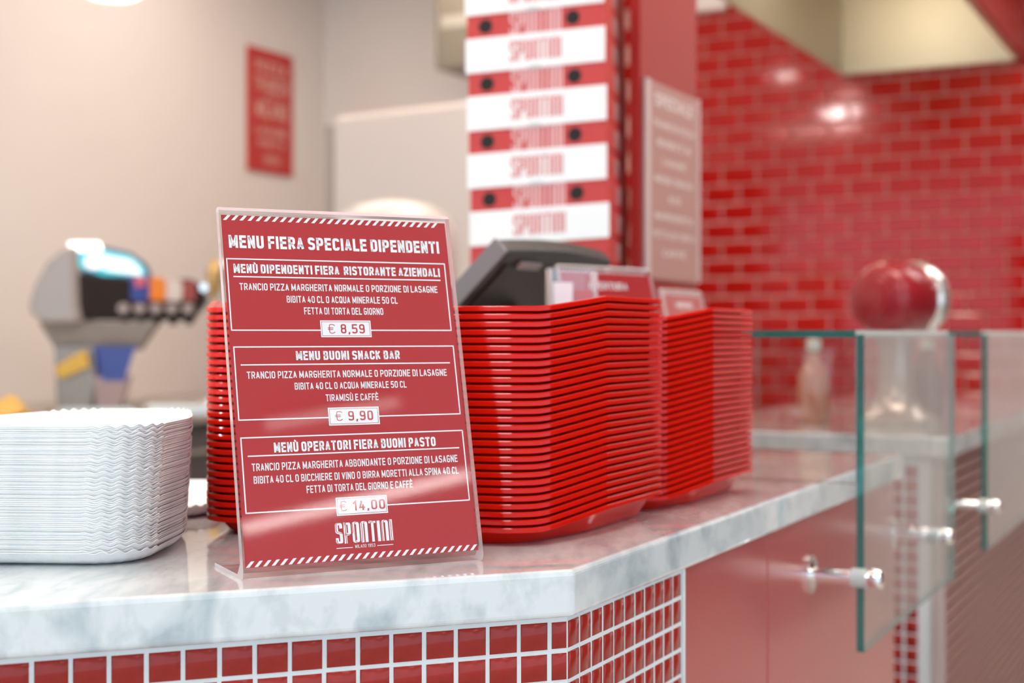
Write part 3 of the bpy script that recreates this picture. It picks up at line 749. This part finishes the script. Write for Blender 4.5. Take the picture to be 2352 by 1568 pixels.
# head: side profile (towards the viewer's left end), swept along the machine
Yn = 4.55
prof = [(62, 700), (75, 655), (105, 600), (140, 572), (165, 562), (168, 700), (172, 742), (100, 742), (68, 722)]
hp = [SMp(x, y, Yn) for x, y in prof]
sweep = V((.36, .70, 0))
mb = MB(); n = len(hp); vs = hp + [p + sweep * .12 for p in hp]
mb.add(vs, [tuple(range(n)), tuple(reversed(range(n, 2 * n)))] + [(i, i + n, (i + 1) % n + n, (i + 1) % n) for i in range(n)])
mb.build('side_cover', mat('satin_grey', (.36, .32, .30), .4, .3), dm, bev=.012, seg=3)
def strip(name, pts, Y0, m, back=.10, bev=.004, smooth_=False):
    """a shell whose outline is given at depth Y0 + slope along x, with real thickness going back"""
    vs = []
    for (x, y) in pts:
        Y = Y0 + (x - 165) * .0009; vs.append(SMp(x, y, Y))
    n = len(vs); mb = MB(); vv = vs + [p + V((-.03, back, 0)) for p in vs]
    mb.add(vv, [tuple(reversed(range(n))), tuple(range(n, 2 * n))] + [((i + 1) % n, (i + 1) % n + n, i + n, i) for i in range(n)])
    return mb.build(name, m, dm, bev=bev)
strip('front_housing', [(163, 625), (230, 632), (300, 640), (440, 640), (466, 660), (474, 690), (440, 735), (165, 735)], 4.56, black_pl, .18)
strip('sign_housing', [(160, 572), (185, 560), (240, 566), (300, 580), (335, 605), (352, 640), (165, 636)], 4.57, mat('navy_plastic', (.03, .035, .12), .3), .14)
strip('lit_sign', [(172, 578), (240, 574), (300, 588), (330, 612), (338, 634), (240, 632), (178, 612)], 4.562, mat('lit_sign_cyan', (.05, .4, .5), .4, emit=(.02, .40, .52), estr=.42), .012, 0)
strip('lit_sign_panel', [(236, 584), (300, 596), (322, 616), (326, 632), (250, 622), (232, 604)], 4.555, mat('lit_sign_white', (.8, .8, .8), .4, emit=(.45, .82, .78), estr=.42), .004, 0)
strip('lit_mark', [(205, 590), (225, 584), (238, 598), (232, 616), (212, 618), (202, 606)], 4.553, mat('lit_mark', (.8, .7, .7), .4, emit=(.95, .80, .76), estr=.4), .004, 0)
strip('top_lamp_bar', [(172, 556), (230, 556), (236, 576), (180, 576)], 4.558, mat('lamp_white', (.9, .9, .9), .4, emit=(1, .93, .88), estr=1.3), .02, .003)
cols = [((.04, .07, .30), (305, 345)), ((.75, .22, .03), (345, 382)), ((.62, .55, .52), (383, 420)), ((.30, .07, .07), (421, 452))]
for k, (c, (a, e)) in enumerate(cols):
    strip('tap_label', [(a, 632 + k * 4), (e - 4, 634 + k * 4), (e, 660 + k * 2), (e - 3, 692), (a + 2, 690)], 4.548, mat('tap_label_%d' % k, c, .35), .01, .002)
strip('tap_mark', [(312, 634), (334, 636), (336, 656), (316, 660)], 4.543, mat('tap_mark_red', (.60, .12, .18), .35), .004, .001)
for k in range(5):
    x = 282 + k * 37; p = SMp(x, 708, 4.54 + (x - 165) * .0009)
    tp = MB().tube(p + V((0, -.002, .0)), p + V((0, .04, 0)), .018, n=18).build('tap', mat('tap_button', (.34, .26, .24), .4, .2), dm, smooth=True)
    MB().tube(p + V((0, .03, -.02)), p + V((0, .03, -.055)), .018, .013, n=16).build('nozzle', black_pl, tp, smooth=True)
# neck and column
def quad_col(name, top, bot, Yt, Yb, dep, m, bev=.006):
    (ax, ay), (bx, by) = top; (cx_, cy_), (dx, dy) = bot
    f4 = [SMp(ax, ay, Yt), SMp(bx, by, Yt), SMp(dx, dy, Yb), SMp(cx_, cy_, Yb)]
    vv = f4 + [p + V((-.02, dep, 0)) for p in f4]; n = 4
    MB().add(vv, [(3, 2, 1, 0), (4, 5, 6, 7)] + [((i + 1) % 4, (i + 1) % 4 + 4, i + 4, i)[::-1] for i in range(4)]).build(name, m, dm, bev=bev)
quad_col('neck', ((95, 742), (350, 742)), ((130, 800), (310, 800)), 4.60, 4.62, .16, mat('neck_grey', (.26, .23, .21), .4, .3))
quad_col('column', ((128, 800), (210, 800)), ((135, 948), (215, 948)), 4.60, 4.60, .20, mat('column_grey', (.27, .24, .21), .35, .5))
quad_col('blue_panel', ((228, 800), (305, 800)), ((240, 875), (282, 875)), 4.585, 4.60, .02, mat('blue_graphic', (.05, .09, .33), .4))
quad_col('lower_panel', ((222, 868), (290, 868)), ((212, 948), (268, 948)), 4.60, 4.60, .12, mat('mauve_grey', (.34, .25, .24), .4))
quad_col('yellow_sticker', ((140, 842), (200, 806)), ((145, 868), (205, 842)), 4.585, 4.585, .006, yellow, 0)
quad_col('foot', ((110, 940), (300, 940)), ((105, 952), (310, 952)), 4.58, 4.58, .26, steel)
# yellow cloth at the frame edge
cl = thing('yellow_cloth', 'crumpled yellow cleaning cloth on the back counter at the far left', 'cloth', tuple(SMp(12, 955, 4.45)))
mb = MB(); c0 = SMp(14, 950, 4.45); c0.z = .8362
G_ = 12; vs = []
for i in range(G_ + 1):
    for j in range(G_ + 1):
        u_, v_ = i / G_ - .5, j / G_ - .5; rr_ = math.hypot(u_, v_)
        vs.append(c0 + V((u_ * .16, v_ * .12, max(0, .055 * (1 - (rr_ * 2) ** 2)) + .008 * math.sin(9 * u_ + 5 * v_) + .010)))
vs2 = [p - Z_ * .004 for p in vs]; nn_ = len(vs)
fs = [(i * (G_ + 1) + j, (i + 1) * (G_ + 1) + j, (i + 1) * (G_ + 1) + j + 1, i * (G_ + 1) + j + 1) for i in range(G_) for j in range(G_)]
mb.add(vs + vs2, fs + [tuple(nn_ + q for q in reversed(f)) for f in fs]); mb.build('cloth', mat('yellow_cotton', (.75, .45, .12), .8), cl, smooth=True)

# beer tap with brass handle, mostly hidden behind the menu
bt = thing('beer_tap', 'chrome tap column with a brass handle half hidden by the menu stand', 'tap', (SMp(500, 765, 4.2).x, 4.2, CT - .004))
bx = SMp(500, 765, 4.2).x
MB().lathe((bx, 4.2, CT - .003), [(.06, 0), (.06, .012), (.03, .02), (.028, .36), (.034, .37), (.034, .40), (.02, .415)], 24).build('column', chrome, bt, smooth=True)
MB().tube((bx - .0, 4.19, CT + .33), (bx - .02, 4.10, CT + .33), .012, n=14).build('spout', chrome, bt, smooth=True)
MB().lathe((bx + .0, 4.15, CT + .29), [(.006, 0), (.010, .02), (.020, .05), (.022, .08), (.016, .11), (.004, .125)], 18).build('handle', brass, bt, smooth=True)
stbl = thing('serving_table', 'low steel table carrying the chrome tap', 'table', (bx, 4.2, 0))
MB().box((bx - .16, 4.02, CT - .035), V((.42, 0, 0)), V((0, .36, 0)), V((0, 0, .0315))).build('tabletop', steel, stbl, bev=.003)
for a in (-.14, .24):
    for c in (4.04, 4.35): MB().tube((bx + a, c, 0), (bx + a, c, CT - .035), .015, n=12).build('leg', steel, stbl, smooth=True)

# ============================================================ FRIDGE, MIXER, EXTRACTOR
ph = R(35); fu = V((math.cos(ph), -math.sin(ph), 0)); fv = V((math.sin(ph), math.cos(ph), 0)); F0 = V((-.675, 5.20, 0))
fr = thing('fridge', 'tall pale upright fridge against the beige end wall', 'fridge', tuple(F0 + fu * .4 + fv * .3))
fh = EYE + .80
MB().box(F0 + fv * .05, fu * .80, fv * .60, Z_ * fh).build('cabinet', fridge_m, fr, bev=.01)
dd = MB().box(F0 + fu * .028 + Z_ * .12, fu * .77, fv * .048, Z_ * (fh - .14)).build('door', fridge_m, fr, bev=.008)
MB().box(F0 + Z_ * .12 - fu * .012, fu * .038, fv * .049, Z_ * (fh - .16)).build('gasket_strip', grey_gasket, fr)
MB().box(F0 + fu * .72 + Z_ * .9 - fv * .03, fu * .02, fv * .03, Z_ * .4).build('handle', steel, dd, bev=.004)

mx_c = SMp(905, 600, 4.15)
mx = thing('dough_mixer', 'white dough mixer with a rounded head behind the menu stand', 'mixer', (mx_c.x, 4.15, 0))
hd = MB().lathe((mx_c.x, 4.15, EYE + .0), [(.150, 0), (.178, .03), (.187, .12), (.187, .24), (.180, .30), (.155, .345), (.11, .372), (.05, .385), (.002, .387)], 40)
hd.v = [(v[0], v[1] * 1.0, v[2]) for v in hd.v]; hd.build('head', white_enamel, mx, smooth=True)
MB().lathe((mx_c.x, 4.15, .05), [(.22, 0), (.22, .05), (.15, .12), (.14, .6), (.15, EYE - .052)], 32).build('column', white_enamel, mx, smooth=True)
MB().lathe((mx_c.x, 4.15, 0), [(.25, 0), (.25, .04), (.23, .05)], 32).build('base', grey_pl, mx, smooth=True)

ex = thing('extractor_duct', 'grey metal extractor box high on the end wall', 'extractor', tuple(V((.0, 6.2, 2.2))))
eq = SMp(1005, 195, 6.2); 
MB().box(V((eq.x, 6.0, eq.z + .03)), BD * .55, D_ * .25, Z_ * .6).build('casing', mat('olive_steel', (.26, .23, .18), .35, .6), ex, bev=.01)
MB().box(V((eq.x, 6.0, eq.z + .20)) - D_ * .004 + BD * .03, BD * .49, D_ * .006, Z_ * .05).build('light_strip', mat('dull_steel', (.50, .48, .40), .3, .4), ex)
MB().box(V((eq.x, 6.0, eq.z + .34)) - D_ * .004 + BD * .03, BD * .49, D_ * .006, Z_ * .02).build('seam', grey_gasket, ex)
MB().box(V((eq.x, 6.0, 2.0)) + D_ * .25 + BD * .2, BD * .15, D_ * .28, Z_ * .15).build('bracket', steel, ex)

# ============================================================ EXTRACTION HOOD
HZ = EYE + 1.05; FL = V((1.341, 5.79, HZ)); FW = .70; HL = 2.4; ht = .5
hood = thing('extraction_hood', 'large open stainless extraction hood above the red tiled wall', 'hood', tuple(FL + BD * .35 - D_ * 1.2))
mb = MB().box(FL, -D_ * HL, BD * .004, Z_ * ht); mb.build('side_panel', hood_m, hood)
MB().box(FL + BD * FW, -D_ * HL, -BD * .004, Z_ * ht).build('side_panel', hood_m, hood)
MB().box(FL + BD * (FW + .001), -D_ * HL, BD * .012, Z_ * (ht + .1)).build('side_cladding', dark_red, hood)
MB().box(FL, BD * FW, -D_ * .004, Z_ * ht).build('rear_panel', hood_m, hood)
MB().box(FL - D_ * HL, BD * FW, D_ * .004, Z_ * ht).build('front_panel', hood_m, hood)
MB().box(FL + Z_ * ht, BD * FW, -D_ * HL, Z_ * .004).build('top_panel', hood_m, hood)
mb = MB()
for a in (MB().box(FL - Z_ * .001, BD * FW, -D_ * .028, Z_ * .026), ): pass
mb.box(FL - Z_ * .002, BD * FW, -D_ * .028, Z_ * .026); mb.box(FL + BD * FW - Z_ * .002, -D_ * HL, -BD * .022, Z_ * .020); mb.box(FL - Z_ * .002, -D_ * HL, BD * .012, Z_ * .012)
mb.build('rim_gutter', hood_m, hood)
MB().box(FL - D_ * (HL - .1) + BD * .2 + Z_ * (ht + .004), BD * .3, D_ * .4, Z_ * (2.9 - HZ - ht - .005)).build('flue', hood_m, hood)

el = thing('emergency_light', 'white box light high on the red tiles beside the partition', 'light', tuple(V((.8, 6.05, 2.45))))
eo = O0 + BD * ((V((.735, 6.10, 0)) - O0).dot(BD)) - D_ * .052 + Z_ * (EYE + 1.365)
MB().box(eo, BD * .20, D_ * .042, Z_ * .13).build('case', mat('lamp_case', (.80, .72, .70), .5), el, bev=.006)

lp_ = FL - D_ * 1.0 + BD * .12 + Z_ * (ht - .06)
MB().box(lp_, BD * .10, -D_ * .5, Z_ * .03).build('added_hood_light', mat('added_hood_light', (.9, .9, .9), .4, emit=(1, .90, .74), estr=12.0), hood)  # unseen glowing strip added to brighten the hood's inner rear panel

# ============================================================ RED MACHINE ON THE SECOND COUNTER
mc_ = V((.842, 3.12, EYE + .075)); ma = V((.80, .60, 0)).normalized()
mm = thing('countertop_machine', 'round red machine with a chrome ring standing behind the glass guard', 'machine', (mc_.x, mc_.y, CT + .0005))
MB().lathe(mc_ - ma * .075, [(.050, 0), (.068, .006), (.078, .022), (.080, .06), (.080, .118), (.074, .128)], 40, ma).build('drum', mat('machine_red', (.26, .008, .014), .28), mm, smooth=True)
MB().lathe(mc_ + ma * .050, [(.076, 0), (.083, .006), (.085, .020), (.080, .034), (.062, .044), (.03, .047)], 40, ma).build('chrome_ring', mat('ring_metal', (.78, .72, .68), .2, .8), mm, smooth=True)
MB().lathe((mc_.x, mc_.y, CT + .001), [(.085, 0), (.088, .012), (.060, .03), (.040, .06), (.036, .15), (.045, .205)], 32).build('pedestal', mat('pedestal_metal', (.60, .42, .38), .25, .6), mm, smooth=True)
MB().lathe(mc_ - ma * .082, [(.044, 0), (.050, .004), (.050, .010)], 32, ma).build('hub_cap', mat('machine_red', (.36, .012, .014), .12), mm, smooth=True)
# bottles beside it
def bottle(x, y, label, m, h=.20, r=.03):
    t = thing('bottle', label, 'bottle', (x, y, CT + .0005))
    MB().lathe((x, y, CT + .0005), [(r * .9, 0), (r, .01), (r, h * .6), (r * .8, h * .7), (r * .42, h * .82), (r * .4, h)], 24).build('body', m, t, smooth=True)
    MB().lathe((x, y, CT + h - .01), [(r * .46, 0), (r * .46, .022), (r * .3, .025)], 18).build('cap', white_enamel, t, smooth=True)
g_amb = mat('amber_glass', (.42, .14, .08), .08); g_dk = mat('dark_glass', (.12, .02, .03), .08)
bpos = P(2.02, -.33); bottle(bpos.x - .02, bpos.y, 'amber bottle standing on the far marble, left of the red machine', g_amb, .17, .035)
bpos = P(2.30, -.16); bottle(bpos.x, bpos.y, 'dark red bottle standing on the far marble, right of the red machine', g_dk, .17, .036)

# ============================================================ LIGHTS OF THE ROOM
def tube_light(x0, y0, x1, y1, w, strength, label, z=2.86, col=(1, .95, .92)):
    a, c = V((x0, y0, z)), V((x1, y1, z)); d = (c - a).normalized(); s = V((-d.y, d.x, 0))
    t = thing('ceiling_light', label, 'ceiling light', tuple((a + c) / 2), 'ceiling lights')
    MB().box(a - s * (w / 2 + .02) + Z_ * .001, c - a, s * (w + .04), Z_ * .039).build('housing', white_enamel, t)
    MB().box(a - s * w / 2 - Z_ * .010, c - a, s * w, Z_ * .010).build('diffuser', mat('diffuser_%g' % strength, (.9, .9, .9), .5, emit=col, estr=strength), t)
WARM = (1, .86, .74)
tube_light(3.86, -2.93, 4.46, -1.94, .12, 6.5, 'linear light hung far behind the camera over the hall')
tube_light(3.05, -1.90, 3.42, -1.48, .08, 1.8, 'short linear light behind the camera, nearer the counter')
for k, (x, y, lx, ly) in enumerate(((-.55, 5.3, 1.5, .7), (.3, 4.2, 1.2, .5), (-.9, 2.4, 1.2, .5), (.9, 2.5, 1.2, .5), (-.6, .3, 1.2, .5), (2.2, 1.0, 1.2, .5), (2.6, 4.0, 1.2, .4), (-3.2, 1.0, .9, .5))):
    tube_light(x - lx / 2, y, x + lx / 2, y, ly, (2.8, 5.5, 5.0, 7.5, 7.0, 6.0, 6.0, 5.0)[k], 'square ceiling panel, %s in the row over the shop' % ORD[k + 1], 2.88, WARM if k in (0, 1, 2, 3, 6) else (1, .97, .95))
def downlight(x, y, r, st, label):
    t = thing('downlight', label, 'ceiling light', (x, y, 2.848), 'round downlights')
    MB().lathe((x, y, 2.85), [(r, 0), (r + .02, .004), (r + .02, .049)], 28).build('rim', white_enamel, t, smooth=True)
    MB().lathe((x, y, 2.842), [(r - .004, 0), (r - .004, .008)], 28).build('lens', mat('lens_%g' % st, (1, 1, 1), .5, emit=(1, .93, .86), estr=st), t)
downlight(-2.45, 1.55, .12, 90, 'bright round downlight over the left of the kitchen')
downlight(-2.01, 1.92, .06, 40, 'small round downlight beside the bright one')
downlight(-1.50, 3.18, .09, 24, 'round downlight over the drinks counter')
pl = thing('pendant_lamp', 'white pendant lamp whose lower edge shows at the top left', 'lamp', (-1.265, 4.5, 2.15))
MB().lathe((-1.265, 4.5, 2.163), [(.075, 0), (.095, .012), (.10, .03), (.06, .16), (.02, .19)], 32).build('shade', mat('lamp_opal', (.9, .9, .9), .4, emit=(1, .95, .90), estr=1.3), pl, smooth=True)
MB().tube((-1.265, 4.5, 2.33), (-1.265, 4.5, 2.899), .004, n=8).build('cable', black_pl, pl)
